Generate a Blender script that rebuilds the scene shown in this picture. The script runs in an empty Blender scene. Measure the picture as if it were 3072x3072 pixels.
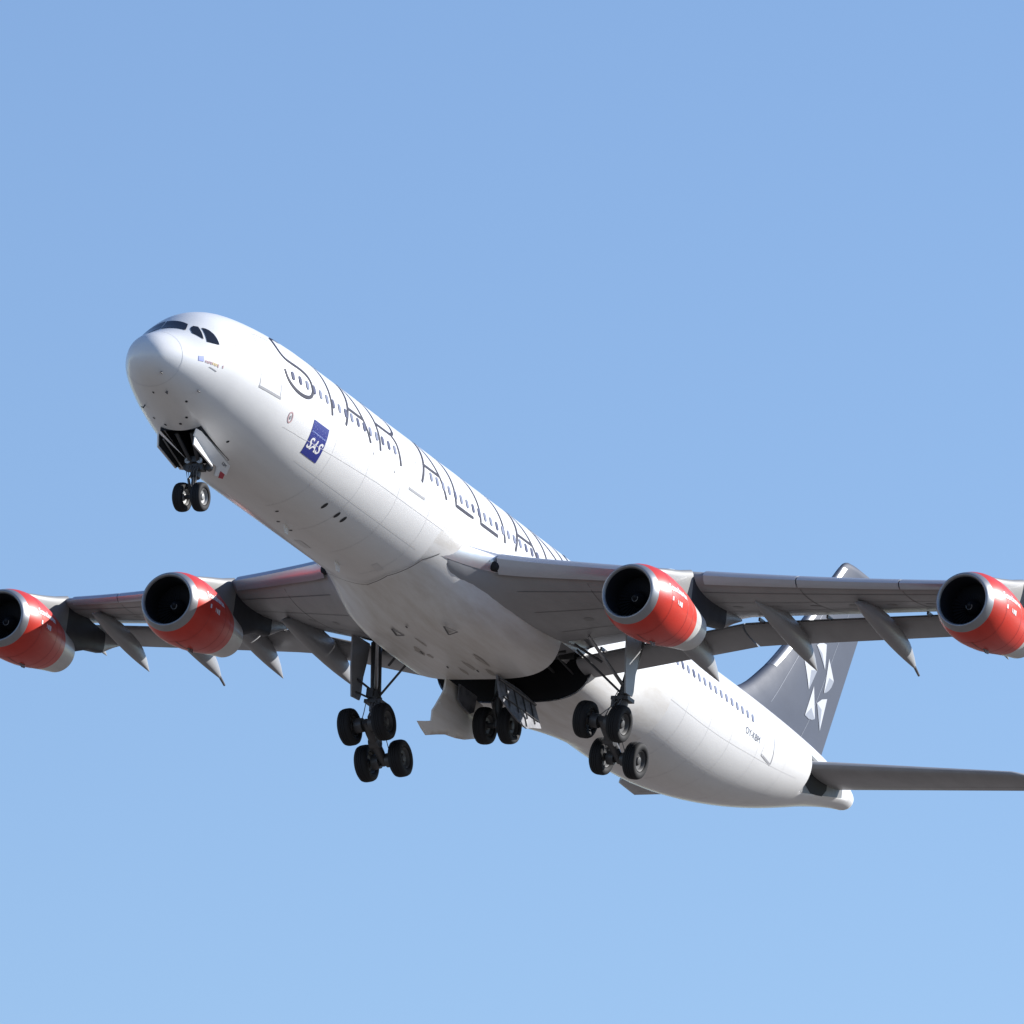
import bpy, bmesh, math, random
from math import sin, cos, pi, radians, sqrt
from mathutils import Vector, Matrix
random.seed(7)
S = bpy.context.scene
COL = S.collection

# ------------------------------------------------------------------ camera, sky, sun, exposure
ELEV = radians(11.5)                       # the camera looks up at the climbing aircraft
CAM_H = 1.7
cam_d = bpy.data.cameras.new("camera"); cam = bpy.data.objects.new("camera", cam_d); COL.objects.link(cam)
cam.rotation_euler = (radians(90) + ELEV, 0, 0)
cam_d.sensor_width = 36.0; cam_d.lens = 36.0 * 37170.31 / 3072.0
cam_d.clip_start = 1.0; cam_d.clip_end = 60000.0
S.camera = cam
S.cycles.use_adaptive_sampling = False; S.cycles.caustics_reflective = False; S.cycles.sample_clamp_indirect = 2.5

# aircraft axes seen from the camera (rows: right, down, forward); aircraft frame: x aft, y starboard, z up
RM = Matrix(((0.40636597, -0.90670098, 0.11296028), (0.30541745, 0.01827305, -0.95204321), (0.86115439, 0.42137801, 0.28434784)))
TC = Vector((-3.4554, 1.1122, 457.1982)); C0 = Vector((25, 0, 0))
W = Matrix(((1, 0, 0), (0, sin(ELEV), cos(ELEV)), (0, -cos(ELEV), sin(ELEV))))
ROT = W @ RM
cam.location = -(W @ TC)                  # the world's origin is the middle of the aircraft
GROUND_Z = cam.location.z - CAM_H
AIR = Matrix.Translation(-(ROT @ C0)) @ ROT.to_4x4()

SUN_AIR = Vector((0.548, -0.62, 0.561)).normalized()     # towards the sun, aircraft frame
sw = (ROT @ SUN_AIR).normalized()
sun_el = math.asin(sw.z); sun_az = math.atan2(sw.x, sw.y)
wd = bpy.data.worlds.new("World"); S.world = wd; wd.use_nodes = True
nt = wd.node_tree; bg = nt.nodes["Background"]
sky = nt.nodes.new("ShaderNodeTexSky"); sky.sky_type = 'NISHITA'; sky.sun_disc = False
sky.sun_elevation = sun_el; sky.sun_rotation = sun_az
sky.altitude = 0; sky.air_density = 1.0; sky.dust_density = 0.0; sky.ozone_density = 2.4
tint = nt.nodes.new("ShaderNodeMix"); tint.data_type = 'RGBA'; tint.blend_type = 'MULTIPLY'; tint.inputs[0].default_value = 1.0
tint.inputs[7].default_value = (1.27, 1.32, 1.51, 1)                # cool white balance of the photograph
nt.links.new(sky.outputs[0], tint.inputs[6]); nt.links.new(tint.outputs[2], bg.inputs[0]); bg.inputs[1].default_value = 0.05
sl = bpy.data.lights.new("sun", 'SUN'); sl.energy = 3.6; sl.angle = radians(0.53); sl.color = (1.0, 0.97, 0.93)
so = bpy.data.objects.new("sun", sl); COL.objects.link(so)
so.rotation_euler = sw.to_track_quat('Z', 'Y').to_euler(); so.location = (200, 300, 300)
S.view_settings.view_transform = 'Standard'; S.view_settings.look = 'None'
S.view_settings.exposure = 1.0; S.view_settings.gamma = 1.0

# ------------------------------------------------------------------ materials
def mat(name, col, rough=0.4, metal=0.0, coat=0.0, var=0.0, scale=(1, 1, 1), dark=None, spec=0.5):
    m = bpy.data.materials.new(name); m.use_nodes = True
    n = m.node_tree.nodes; l = m.node_tree.links; b = n["Principled BSDF"]
    b.inputs["Base Color"].default_value = (*col, 1); b.inputs["Roughness"].default_value = rough
    b.inputs["Metallic"].default_value = metal; b.inputs["Coat Weight"].default_value = coat
    b.inputs["Coat Roughness"].default_value = 0.12; b.inputs["Specular IOR Level"].default_value = spec
    if var > 0:
        tc = n.new("ShaderNodeTexCoord"); mp = n.new("ShaderNodeMapping"); mp.inputs["Scale"].default_value = scale
        no = n.new("ShaderNodeTexNoise"); no.inputs["Scale"].default_value = 1.0; no.inputs["Detail"].default_value = 7
        no.inputs["Roughness"].default_value = 0.65
        cr = n.new("ShaderNodeValToRGB"); d = dark or tuple(c * (1 - var) for c in col)
        cr.color_ramp.elements[0].position = 0.30; cr.color_ramp.elements[0].color = (*d, 1)
        cr.color_ramp.elements[1].position = 0.58; cr.color_ramp.elements[1].color = (*col, 1)
        l.new(tc.outputs["Object"], mp.inputs[0]); l.new(mp.outputs[0], no.inputs["Vector"])
        l.new(no.outputs["Fac"], cr.inputs[0]); l.new(cr.outputs[0], b.inputs["Base Color"])
        mr = n.new("ShaderNodeMapRange"); mr.inputs[3].default_value = rough + 0.12; mr.inputs[4].default_value = max(0.02, rough - 0.06)
        l.new(no.outputs["Fac"], mr.inputs[0]); l.new(mr.outputs[0], b.inputs["Roughness"])
    return m
M = dict(
    white=mat("white_paint", (.80, .80, .80), .32, 0, .35, .05, (.5, 2.5, 2.5)),
    belly=mat("belly_paint", (.79, .785, .775), .36, 0, .25, .22, (.22, 1.6, 1.6), (.64, .61, .57)),
    grey=mat("wing_grey", (.315, .32, .335), .38, 0, .1, .12, (.5, 1.4, 1.4)),
    dgrey=mat("dark_grey_paint", (.16, .16, .17), .4, 0, .1, .15, (1, 1, 1)),
    fin=mat("fin_grey", (.066, .078, .110), .58, .0, .0, .06, (.7, 1, 1), spec=.25),
    red=mat("engine_red", (.64, .030, .014), .36, 0, .08, .10, (.8, 2, 2)),
    cowl=mat("cowl_grey", (.62, .62, .61), .35, .1, .2, .10, (1, 3, 3)),
    lip=mat("polished_lip", (.32, .33, .35), .38, .7, 0, .10, (3, 3, 3)),
    slat=mat("slat_metal", (.54, .56, .60), .28, .6, .1, .10, (1, .6, 1)),
    metal=mat("bare_metal", (.42, .42, .43), .42, .7, 0, .25, (4, 4, 4)),
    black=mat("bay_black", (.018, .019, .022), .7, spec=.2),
    duct=mat("duct_dark", (.015, .016, .021), .5, spec=.3),
    bay_grey=mat("bay_pipe_grey", (.075, .077, .082), .6, spec=.2),
    stain=mat("oil_stain", (.46, .43, .40), .45, 0, .1, .3, (2, 6, 6)),
    tyre=mat("tyre_rubber", (.016, .016, .018), .75, spec=.3),
    rim=mat("wheel_rim", (.30, .30, .295), .45, .3, 0, .2, (6, 6, 6)),
    rim_dark=mat("wheel_rim_dark", (.07, .07, .072), .5, .3, 0, .2, (6, 6, 6)),
    strut=mat("strut_dark", (.09, .09, .095), .45, .4, 0, .3, (5, 5, 5)),
    glass=mat("cockpit_glass", (.018, .022, .034), .12, 0, .0, spec=.3),
    pane=mat("cabin_glass", (.26, .27, .34), .15, 0, .0),
    pane_dark=mat("cabin_glass_dark", (.12, .115, .155), .15, 0, .0),
    ink=mat("livery_blue_grey", (.020, .023, .046), .6, 0, .0, spec=.15),
    ink_thin=mat("registration_grey", (.09, .095, .13), .6, 0, .0, spec=.15),
    seam=mat("panel_seam", (.70, .70, .71), .45),
    seal=mat("dark_seam", (.10, .10, .105), .6),
    blue=mat("logo_blue", (.016, .028, .23), .4, 0, .05),
    blue2=mat("logo_line", (.12, .17, .45), .35, 0, .3),
    paper=mat("logo_white", (.82, .82, .82), .35, 0, .3),
    pylon=mat("pylon_grey", (.22, .22, .215), .42, 0, .1, .10, (1, 3, 3)),
    seam_dark=mat("skin_joint_grey", (.17, .17, .175), .5), panel_grey=mat("access_panel_grey", (.25, .252, .257), .45),
    shade_grey=mat("tail_shade_grey", (.17, .17, .172), .5, 0, 0, .1, (2, 2, 2)),  # grey that paints shade on the tail sides
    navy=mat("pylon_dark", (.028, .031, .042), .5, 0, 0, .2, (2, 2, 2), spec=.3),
    star=mat("star_white", (.52, .53, .56), .45, 0, .05),
    star2=mat("star_grey", (.27, .285, .33), .45, 0, .05),
    faint=mat("faint_grey", (.34, .34, .36), .5),
    sticker_blue=mat("sticker_blue", (.25, .31, .70), .4),
    sticker_red=mat("sticker_red", (.55, .36, .37), .4),
    sticker_yellow=mat("sticker_yellow", (.80, .62, .30), .4),
    badge=mat("door_badge_red", (.42, .03, .05), .4),
    gdoor=mat("gear_door_metal", (.17, .175, .20), .55, .1, 0, .45, (3, 3, 3), (.05, .053, .066)),
)

# ------------------------------------------------------------------ mesh helpers
def link(name, verts, faces, m, parent, smooth=True, angle=38):
    me = bpy.data.meshes.new(name); me.from_pydata([tuple(v) for v in verts], [], faces)
    bm = bmesh.new(); bm.from_mesh(me)
    bmesh.ops.remove_doubles(bm, verts=bm.verts, dist=1e-5)
    bmesh.ops.recalc_face_normals(bm, faces=bm.faces); bm.to_mesh(me); bm.free()
    me.materials.append(M[m]); me.update()
    if smooth:
        me.polygons.foreach_set("use_smooth", [True] * len(me.polygons)); me.set_sharp_from_angle(angle=radians(angle))
    o = bpy.data.objects.new(name, me); COL.objects.link(o)
    if parent is not None: o.parent = parent
    return o

class MB:
    """collects shapes that become ONE mesh object"""
    def __init__(s): s.v = []; s.f = []
    def add(s, v, f):
        b = len(s.v); s.v += [Vector(p) for p in v]; s.f += [tuple(i + b for i in q) for q in f]; return s
    def rings(s, R, closed=True, cap0=False, cap1=False, skip=None):
        n = len(R[0]); v = [p for r in R for p in r]; f = []
        for i in range(len(R) - 1):
            for j in range(n if closed else n - 1):
                if skip and skip(i, j): continue
                k = (j + 1) % n; f.append((i * n + j, i * n + k, (i + 1) * n + k, (i + 1) * n + j))
        if cap0: f.append(tuple(range(n)))
        if cap1: f.append(tuple((len(R) - 1) * n + j for j in range(n)))
        return s.add(v, f)
    def tube(s, pts, r, n=12):
        pts = [Vector(p) for p in pts]; rr = r if isinstance(r, (list, tuple)) else [r] * len(pts); R = []
        for i, p in enumerate(pts):
            d = (pts[min(i + 1, len(pts) - 1)] - pts[max(i - 1, 0)]).normalized()
            a = d.cross(Vector((0, 0, 1)));  a = a if a.length > .1 else d.cross(Vector((0, 1, 0))); a.normalize(); b = d.cross(a)
            R.append([p + rr[i] * (cos(2 * pi * k / n) * a + sin(2 * pi * k / n) * b) for k in range(n)])
        return s.rings(R, True, True, True)
    def box(s, c, size, rot=None):
        c = Vector(c); h = Vector(size) / 2; v = [Vector((x * h.x, y * h.y, z * h.z)) for x in (-1, 1) for y in (-1, 1) for z in (-1, 1)]
        if rot is not None: v = [rot @ p for p in v]
        return s.add([c + p for p in v], [(0, 1, 3, 2), (4, 6, 7, 5), (0, 4, 5, 1), (2, 3, 7, 6), (0, 2, 6, 4), (1, 5, 7, 3)])
    def slab(s, poly, off):
        """a plate: polygon pushed along the vector off"""
        poly = [Vector(p) for p in poly]; off = Vector(off); n = len(poly)
        f = [tuple(range(n)), tuple(range(2 * n - 1, n - 1, -1))] + [(i, (i + 1) % n, n + (i + 1) % n, n + i) for i in range(n)]
        return s.add(poly + [p + off for p in poly], f)
    def lathe(s, prof, c, ax, n=48, cap0=False, cap1=False):
        """prof: (distance along axis, radius)"""
        c = Vector(c); ax = Vector(ax).normalized(); a = ax.cross(Vector((0, 0, 1)))
        a = a if a.length > .1 else ax.cross(Vector((0, 1, 0))); a.normalize(); b = ax.cross(a)
        return s.rings([[c + ax * t + r * (cos(2 * pi * k / n) * a + sin(2 * pi * k / n) * b) for k in range(n)] for t, r in prof], True, cap0, cap1)
    def done(s, name, m, parent, smooth=True, angle=38): return link(name, s.v, s.f, m, parent, smooth, angle)

def pchip(x, X, Y):
    n = len(X); i = 0
    if x <= X[0]: return Y[0]
    if x >= X[-1]: return Y[-1]
    h = [X[k + 1] - X[k] for k in range(n - 1)]; d = [(Y[k + 1] - Y[k]) / h[k] for k in range(n - 1)]
    while X[i + 1] < x: i += 1
    def sl(k):
        if k == 0: return d[0]
        if k == n - 1: return d[-1]
        if d[k - 1] * d[k] <= 0: return 0.0
        w1 = 2 * h[k] + h[k - 1]; w2 = h[k] + 2 * h[k - 1]; return (w1 + w2) / (w1 / d[k - 1] + w2 / d[k])
    t = (x - X[i]) / h[i]
    return (1 + 2 * t) * (1 - t) ** 2 * Y[i] + t * (1 - t) ** 2 * h[i] * sl(i) + t * t * (3 - 2 * t) * Y[i + 1] + t * t * (t - 1) * h[i] * sl(i + 1)
def lerp(a, b, t): return a + (b - a) * t
def smooth(a, b, x):
    t = min(1, max(0, (x - a) / (b - a))); return t * t * (3 - 2 * t)
def interp(x, X, Y):
    if x <= X[0]: return Y[0]
    for i in range(len(X) - 1):
        if x <= X[i + 1]: return lerp(Y[i], Y[i + 1], (x - X[i]) / (X[i + 1] - X[i]))
    return Y[-1]

# ------------------------------------------------------------------ the ground far below (one sheet to the horizon)
gm = bpy.data.materials.new("ground_grass"); gm.use_nodes = True
n = gm.node_tree.nodes; l = gm.node_tree.links; b = n["Principled BSDF"]; b.inputs["Roughness"].default_value = .95
tc = n.new("ShaderNodeTexCoord"); no = n.new("ShaderNodeTexNoise"); no.inputs["Scale"].default_value = .012; no.inputs["Detail"].default_value = 8
cr = n.new("ShaderNodeValToRGB"); cr.color_ramp.elements[0].color = (.118, .102, .088, 1); cr.color_ramp.elements[1].color = (.18, .157, .137, 1)
l.new(tc.outputs["Object"], no.inputs["Vector"]); l.new(no.outputs["Fac"], cr.inputs[0]); l.new(cr.outputs[0], b.inputs["Base Color"])
M["ground"] = gm
g = link("ground", [(-25000, -25000, GROUND_Z), (25000, -25000, GROUND_Z), (25000, 25000, GROUND_Z), (-25000, 25000, GROUND_Z)], [(0, 1, 2, 3)], "ground", None, False)
g["kind"] = "structure"; g["label"] = "dry grassland far below the climbing aircraft"

# ------------------------------------------------------------------ the aircraft
root = bpy.data.objects.new("passenger_airliner", None); COL.objects.link(root)
root.matrix_world = AIR; root.empty_display_size = 5
root["label"] = "white four-engined passenger jet with red engines climbing with its landing gear still down"
root["category"] = "airliner"

# --- fuselage surface
NX = 1.45
FR = [(0, -.38, -.42, .02), (.04, -.17, -.64, .265), (.12, -.01, -.80, .435), (.25, .15, -.95, .60), (.45, .33, -1.10, .76), (.75, .51, -1.26, .95), (1.1, .67, -1.40, 1.145), (1.5, .87, -1.53, 1.34), (1.9, 1.15, -1.66, 1.52), (2.3, 1.48, -1.78, 1.685), (2.7, 1.78, -1.90, 1.83), (3.1, 2.03, -2.01, 1.965), (3.6, 2.24, -2.14, 2.115), (4.2, 2.42, -2.27, 2.265), (5, 2.56, -2.42, 2.44), (6, 2.67, -2.58, 2.61), (7, 2.745, -2.70, 2.73), (8.5, 2.81, -2.80, 2.81), (10, 2.82, -2.82, 2.82)]
AF = [(43, 2.82, -2.82, 2.82), (45, 2.82, -2.81, 2.82), (47, 2.82, -2.72, 2.81), (49, 2.82, -2.5, 2.77), (51, 2.82, -2.17, 2.69), (53, 2.82, -1.76, 2.56), (55, 2.81, -1.28, 2.38), (57, 2.80, -.73, 2.13), (59, 2.78, -.12, 1.82), (61, 2.74, .52, 1.44), (63, 2.66, 1.10, 1.0), (64.5, 2.58, 1.48, .70), (65.0, 2.54, 1.58, .54), (65.35, 2.47, 1.66, .44), (65.55, 2.32, 1.82, .26)]
ST = [(a + NX, b_, c, d) for a, b_, c, d in FR] + AF
SX = [s[0] for s in ST]; SC = [[s[k] for s in ST] for k in (1, 2, 3)]
CUT = 57.45                                            # the tail is cut flat here for the movable tailplane
def fus(x, th, off=0.0):
    """th from the crown, positive to port (y negative)"""
    zt, zb, w = (pchip(x, SX, c) for c in SC); zc = (zt + zb) / 2; h = (zt - zb) / 2
    y, z = (w + off) * sin(th), zc + (h + off) * cos(th)
    if x > CUT:
        lim = interp(x, (CUT, 64), (1.62, .70)) + off
        y = max(-lim, min(lim, y))
    return Vector((x, -y, z))
def D(a): return radians(a)
NB = (5.15, 7.60); MBAY = (31.3, 34.3)
xs = [NX + q for q in (0, .01, .04, .08, .12, .18, .25, .35, .45, .6, .75, .92, 1.1, 1.3, 1.5, 1.7, 1.9, 2.1, 2.3, 2.5, 2.7, 2.9, 3.1, 3.35)] + [5.0, NB[0], 5.4, 5.8, 6.2, 6.6, 7.0, 7.4, NB[1], 8.3, 9, 10, 11, 12.5, 14, 17, 20, 23, 26, 29, MBAY[0], 32.8, MBAY[1], 36, 38, 40, 41.5, 43] + [44 + .75 * i for i in range(18)] + [CUT, CUT + .002] + [57.9 + .5 * i for i in range(14)] + [65.0, 65.2, 65.35, 65.47, 65.55]
xs.sort()
NT = 96
fm = MB()
def fskip(i, j):
    x = (xs[i] + xs[i + 1]) / 2; th = 360 * (j + .5) / NT
    if NB[0] < x < NB[1] and abs(th - 180) < 17 and not (x > 5.9 and th < 180 - 11.5): return True
    return MBAY[0] < x < MBAY[1] and abs(th - 180) < 49
fm.rings([[fus(x, 2 * pi * j / NT) for j in range(NT)] for x in xs], True, True, True, fskip)
fuselage = fm.done("fuselage", "white", root, True, 30)

# --- flat marks laid on the fuselage skin
RR = 2.82
def ribbon_mesh(mb, path, w, surf, off=.012, step=.12, close=False):
    P = [Vector((a, b * RR)) for a, b in path]; Q = [P[0]]
    for a, b_ in zip(P, P[1:]):
        k = max(1, int((b_ - a).length / step)); Q += [a.lerp(b_, (i + 1) / k) for i in range(k)]
    v = []; f = []
    for i, p in enumerate(Q):
        d = (Q[min(i + 1, len(Q) - 1)] - Q[max(i - 1, 0)]).normalized(); nn = Vector((-d.y, d.x)) * w / 2
        for q in (p + nn, p - nn): v.append(surf(q.x, q.y / RR, off))
    f = [(2 * i, 2 * i + 1, 2 * i + 3, 2 * i + 2) for i in range(len(Q) - 1)]
    mb.add(v, f)
def spline(pts, k=5):
    out = []
    n = len(pts)
    for i in range(n - 1):
        p0, p1, p2, p3 = (pts[max(0, i - 1)], pts[i], pts[i + 1], pts[min(n - 1, i + 2)])
        for j in range(k):
            t = j / k
            out.append(tuple(.5 * (2 * p1[q] + (p2[q] - p0[q]) * t + (2 * p0[q] - 5 * p1[q] + 4 * p2[q] - p3[q]) * t * t + (3 * p1[q] - p0[q] - 3 * p2[q] + p3[q]) * t ** 3) for q in (0, 1)))
    return out + [pts[-1]]
def fill_mesh(mb, loops, mapf, maxe=.22):
    """fills 2D loops, cuts them small and maps every point onto a surface"""
    bm = bmesh.new(); ed = []
    for L in loops:
        vs = [bm.verts.new((p[0], p[1], 0)) for p in L]
        ed += [bm.edges.new((vs[i], vs[(i + 1) % len(vs)])) for i in range(len(vs))]
    bmesh.ops.triangle_fill(bm, use_beauty=True, use_dissolve=False, edges=ed)
    for _ in range(5):
        le = [e for e in bm.edges if e.calc_length() > maxe]
        if not le: break
        bmesh.ops.subdivide_edges(bm, edges=le, cuts=1); bmesh.ops.triangulate(bm, faces=bm.faces)
    bm.verts.index_update()
    mb.add([mapf(v.co.x, v.co.y) for v in bm.verts], [tuple(v.index for v in f.verts) for f in bm.faces]); bm.free()
def fus_fill(mb, poly, off=.012, surf=fus): fill_mesh(mb, [[(a, radians(b_) * RR) for a, b_ in poly]], lambda x, s: surf(x, s / RR, off))
def text2d(txt, size, shear=0.0, sx=1.0, bold=0.0):
    c = bpy.data.curves.new("t", 'FONT'); c.body = txt; c.size = size; c.shear = shear; c.resolution_u = 3; c.offset = bold
    o = bpy.data.objects.new("t", c); COL.objects.link(o)
    bpy.context.view_layer.update()
    me = bpy.data.meshes.new_from_object(o); v = [(p.co.x * sx, p.co.y) for p in me.vertices]; f = [tuple(p.vertices) for p in me.polygons]
    bpy.data.objects.remove(o); bpy.data.curves.remove(c); bpy.data.meshes.remove(me)
    return v, f
def rad(path): return [(a, radians(b_)) for a, b_ in path]
def roundrect(cx, cy, w, h, r, k=4):
    o = []
    for sx, sy, a0 in ((1, 1, 0), (-1, 1, 90), (-1, -1, 180), (1, -1, 270)):
        for i in range(k + 1):
            a = radians(a0 + 90 * i / k); o.append((cx + sx * (w / 2 - r) + r * cos(a), cy + sy * (h / 2 - r) + r * sin(a)))
    return o

# STAR ALLIANCE in thin outline letters over the cabin windows
TOP = 33
letters = {
 'S': [spline([(8.75, 35.5), (8.35, 34.5), (8.02, 37), (7.88, 42.8), (7.81, 49.5), (7.87, 55.2), (8.09, 58.8), (8.48, 60), (8.93, 60.6), (9.35, 62), (9.59, 64.3), (9.71, 67.6), (9.74, 71.8), (9.72, 75.5), (9.61, 79), (9.41, 81.6), (9.1, 83.2), (8.79, 83.5), (8.43, 82.7), (8.14, 80.6), (7.92, 77.6), (7.81, 74.3), (7.75, 70)], 4)],
 'T': [[(11.31, TOP), (11.31, 82.6)], [(10.25, TOP), (12.35, TOP)]],
 'A': [[(12.48, 82.4), (12.94, 62), (13.52, TOP)], [(14.61, 82), (14.1, 62), (13.52, TOP)], [(12.87, 66), (14.16, 66)]],
 'R': [[(15.46, TOP), (15.46, 82.3)], spline([(15.46, TOP), (16.6, TOP), (17.15, 37), (17.33, 44), (17.26, 51.4), (17.11, 56), (16.8, 59.2), (16.4, 59.5), (15.46, 59.5)], 4), spline([(16.8, 59.3), (17.0, 62.5), (17.13, 66), (17.18, 72), (17.25, 82.4)], 4)],
 'A2': [[(19.1, 82.4), (19.57, 62), (20.2, TOP)], [(21.27, 82.4), (20.8, 62), (20.2, TOP)], [(19.47, 65.8), (20.88, 65.8)]],
 'L': [[(22.12, TOP), (22.13, 81), (23.68, 81)]],
 'L2': [[(24.35, TOP), (24.35, 80.8), (25.88, 80.8)]],
 'I': [[(26.52, TOP), (26.52, 82)]],
 'A3': [[(27.47, 82.2), (27.97, 62), (28.6, TOP)], [(29.66, 82.2), (29.2, 62), (28.6, TOP)], [(27.89, 65.4), (29.28, 65.4)]],
 'N': [[(30.5, 82), (30.5, TOP), (32.54, 82), (32.54, TOP)]],
 'C': [spline([(35.2, 40), (34.8, 35), (34.3, 33.2), (33.8, 37), (33.5, 46), (33.45, 58), (33.55, 70), (33.9, 79), (34.4, 82.3), (34.9, 80), (35.25, 75)], 4)],
 'E': [[(37.3, TOP), (36.1, TOP), (36.1, 82), (37.4, 82)], [(36.1, 58), (37.1, 58)]],
}
for nm, paths in letters.items():
    mb = MB()
    for p in paths: ribbon_mesh(mb, rad(p), .135, fus, .016)
    mb.done("livery_letter", "ink", fuselage, True)

# cabin windows
ZW = .852
def cabin_window(x):
    zt, zb, w = (pchip(x, SX, c) for c in SC); th = math.acos((ZW - (zt + zb) / 2) / ((zt - zb) / 2))
    mb = MB(); fill_mesh(mb, [roundrect(x, th * RR, .215, .36, .10, 4)], lambda a, s: fus(a, s / RR, .022), .2)
    return mb
idx = list(range(0, 17)) + list(range(22, 41)) + list(range(42, 57)) + [58.63 + k for k in range(2)] + [64.63 + k for k in range(15)]
for i in idx:
    cabin_window(8.2702 + .5334 * i).done("cabin_window", "pane_dark" if random.random() < .25 or i == 0 else "pane", fuselage)

# cockpit windows: front pair (port pane as seen, starboard pane mirrored) and two side panes each side
def glass(poly, mirror=False):
    mb = MB(); p = spline(poly + [poly[0]], 3)[:-1] if False else poly
    fus_fill(mb, [(a, -b_ if mirror else b_) for a, b_ in p], .02); return mb.done("cockpit_window", "glass", fuselage, True)
glass([(3.75, -11.5), (3.62, 20.2), (3.26, 27.4), (3.08, -9.0)])
glass([(3.80, -14.0), (3.12, -11.5), (2.96, -34), (3.14, -56), (3.55, -56), (3.78, -36)])
side1 = [(3.395, 33), (3.44, 30), (3.53, 28.2), (3.64, 27.6), (3.74, 33), (3.64, 44), (3.53, 54.5), (3.42, 46), (3.33, 38)]
side2 = [(3.8, 36.8), (3.90, 40.2), (3.98, 44.7), (4.05, 52), (4.08, 58), (4.10, 67), (3.86, 64), (3.62, 59.6), (3.71, 48)]
glass(side1); glass(side2)
glass([(3.6, -60), (3.3, -60), (3.4, -78), (3.62, -80)]); glass([(3.68, -60), (3.7, -80), (4.1, -78), (4.0, -62)])
mb = MB(); ribbon_mesh(mb, rad([(2.50, 8 + 8 * k) for k in range(44)]), .022, fus, .006); mb.done("radome_seam", "seam", fuselage)

# doors (outline and sill), registration, small markings
def outline(path, w, m, name="door_outline"):
    mb = MB(); ribbon_mesh(mb, rad(path), w, fus, .010); return mb.done(name, m, fuselage)
outline([(7.46, 96), (7.44, 70), (7.42, 45), (6.35, 45), (6.22, 70), (6.2, 96.5)], .022, "faint"); outline([(6.17, 96.8), (7.52, 96.3)], .10, "faint", "door_sill")
outline([(18.1, 93), (18.1, 60), (18.15, 47), (19.35, 47), (19.4, 60), (19.4, 93)], .016, "faint"); outline([(18.07, 94.0), (19.45, 93.7)], .09, "faint", "door_sill")
outline([(52.50, 82), (51.60, 93), (51.47, 103), (51.70, 105)], .03, "seam"); outline([(51.5, 104), (52.72, 109.5)], .10, "faint", "door_sill"); outline([(52.74, 109), (52.68, 98), (52.52, 83)], .05, "faint")
for p in ([(8.2, 113.8), (11.9, 109.2), (15.7, 105.6), (22.4, 105)], [(10, 128), (20.5, 128)], [(42.5, 105), (50, 108), (56, 112)], [(42.5, 132), (49, 136), (55, 142)]):
    outline(p, .015, "seam", "panel_seam")
for x in (11.9, 14.7, 17.4, 20.0, 44.0, 46.2, 48.3, 51.0, 54.2): outline([(x, 40), (x, 175)], .018, "seam", "panel_seam")
v, f = text2d("OY-KBM", .42, 0, 1.0, -.002); LR = max(p[0] for p in v)
def regmap(p): return fus(49.46 + p[0] / LR * 1.55, radians(93.0 + 3.0 * p[0] / LR) - p[1] / RR, .014)
MB().add([regmap(p) for p in v], f).done("registration_lettering", "ink_thin", fuselage, False)
mb = MB(); fus_fill(mb, [(9.945, 94.9), (11.185, 94.9), (11.20, 121.6), (9.955, 121.6)], .008); panel = mb.done("logo_panel", "blue", fuselage)
mb = MB(); ribbon_mesh(mb, rad([(10.0, 103.1), (11.13, 103.6)]), .045, fus, .012); mb.done("logo_stripe", "blue2", fuselage)
v, f = text2d("SAS", 1.0, .42, 1.0, .022); xa = min(p[0] for p in v); xb = max(p[0] for p in v); ya = min(p[1] for p in v); yb_ = max(p[1] for p in v)
MB().add([fus(10.02 + (p[0] - xa) / (xb - xa) * 1.10, radians(116.1 - (p[1] - ya) / (yb_ - ya) * 9.3), .013) for p in v], f).done("logo_lettering", "paper", fuselage, False)
# faint five-part star and small coloured sticker below the cockpit
for a, b_ in ((4.9, 66.6), (5.23, 68.0), (4.82, 69.8), (5.22, 72.7), (4.96, 73.8)):
    mb = MB(); fus_fill(mb, [(a - .07, b_ + 1.2), (a, b_ - 1.6), (a + .08, b_ + 1.0)], .012); mb.done("star_marking", "faint", fuselage)
mb = MB(); fus_fill(mb, [(3.12, 79.5), (3.35, 80.2), (3.36, 88.6), (3.13, 87.8)], .012); mb.done("sticker", "sticker_blue", fuselage)
for k, (x, m) in enumerate(zip((3.42, 3.50, 3.58, 3.66, 3.74, 3.82, 3.90, 3.98, 4.20), ("sticker_red", "sticker_red", "sticker_red", "sticker_red", "sticker_yellow", "sticker_yellow", "sticker_yellow", "sticker_red", "sticker_red"))):
    mb = MB(); t0 = 86.5 + 1.0 * k * .6; fus_fill(mb, [(x, t0), (x + .05, t0), (x + .05, t0 + 3.4 + (k % 2)), (x, t0 + 3.2)], .012); mb.done("sticker_letter", m, fuselage)
mb = MB(); ribbon_mesh(mb, rad([(3.62, 95.5), (3.98, 99.6)]), .05, fus, .012); mb.done("sticker_caption", "faint", fuselage)
# static ports, drains, cargo-bay ovals
def spot(x, t, rx, rs, m, name, off=.012):
    mb = MB(); fill_mesh(mb, [[(x + rx * cos(q * pi / 8), radians(t) * RR + rs * sin(q * pi / 8)) for q in range(16)]], lambda a, s: fus(a, s / RR, off), .3); return mb.done(name, m, fuselage)
for x, t in ((13.71, 142.8), (14.79, 142.9), (15.33, 142.9)): spot(x, t, .095, .16, "duct", "vent_opening")
for x, t in ((2.84, -178), (3.73, 150.1), (4.62, -155.4), (4.46, 163.8), (4.83, -167.3), (4.73, 174.5), (6.58, 151.2), (12.59, 171.9), (13.69, -178.7), (14.72, -179)): spot(x, t, .055, .075, "duct", "drain_port")
ring_ = MB(); cx, ct = 8.38, radians(104.8) * RR
ribbon_mesh(ring_, [(cx + .13 * cos(q * pi / 10), (ct + .20 * sin(q * pi / 10)) / RR) for q in range(21)], .05, fus, .012, .05)
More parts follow.
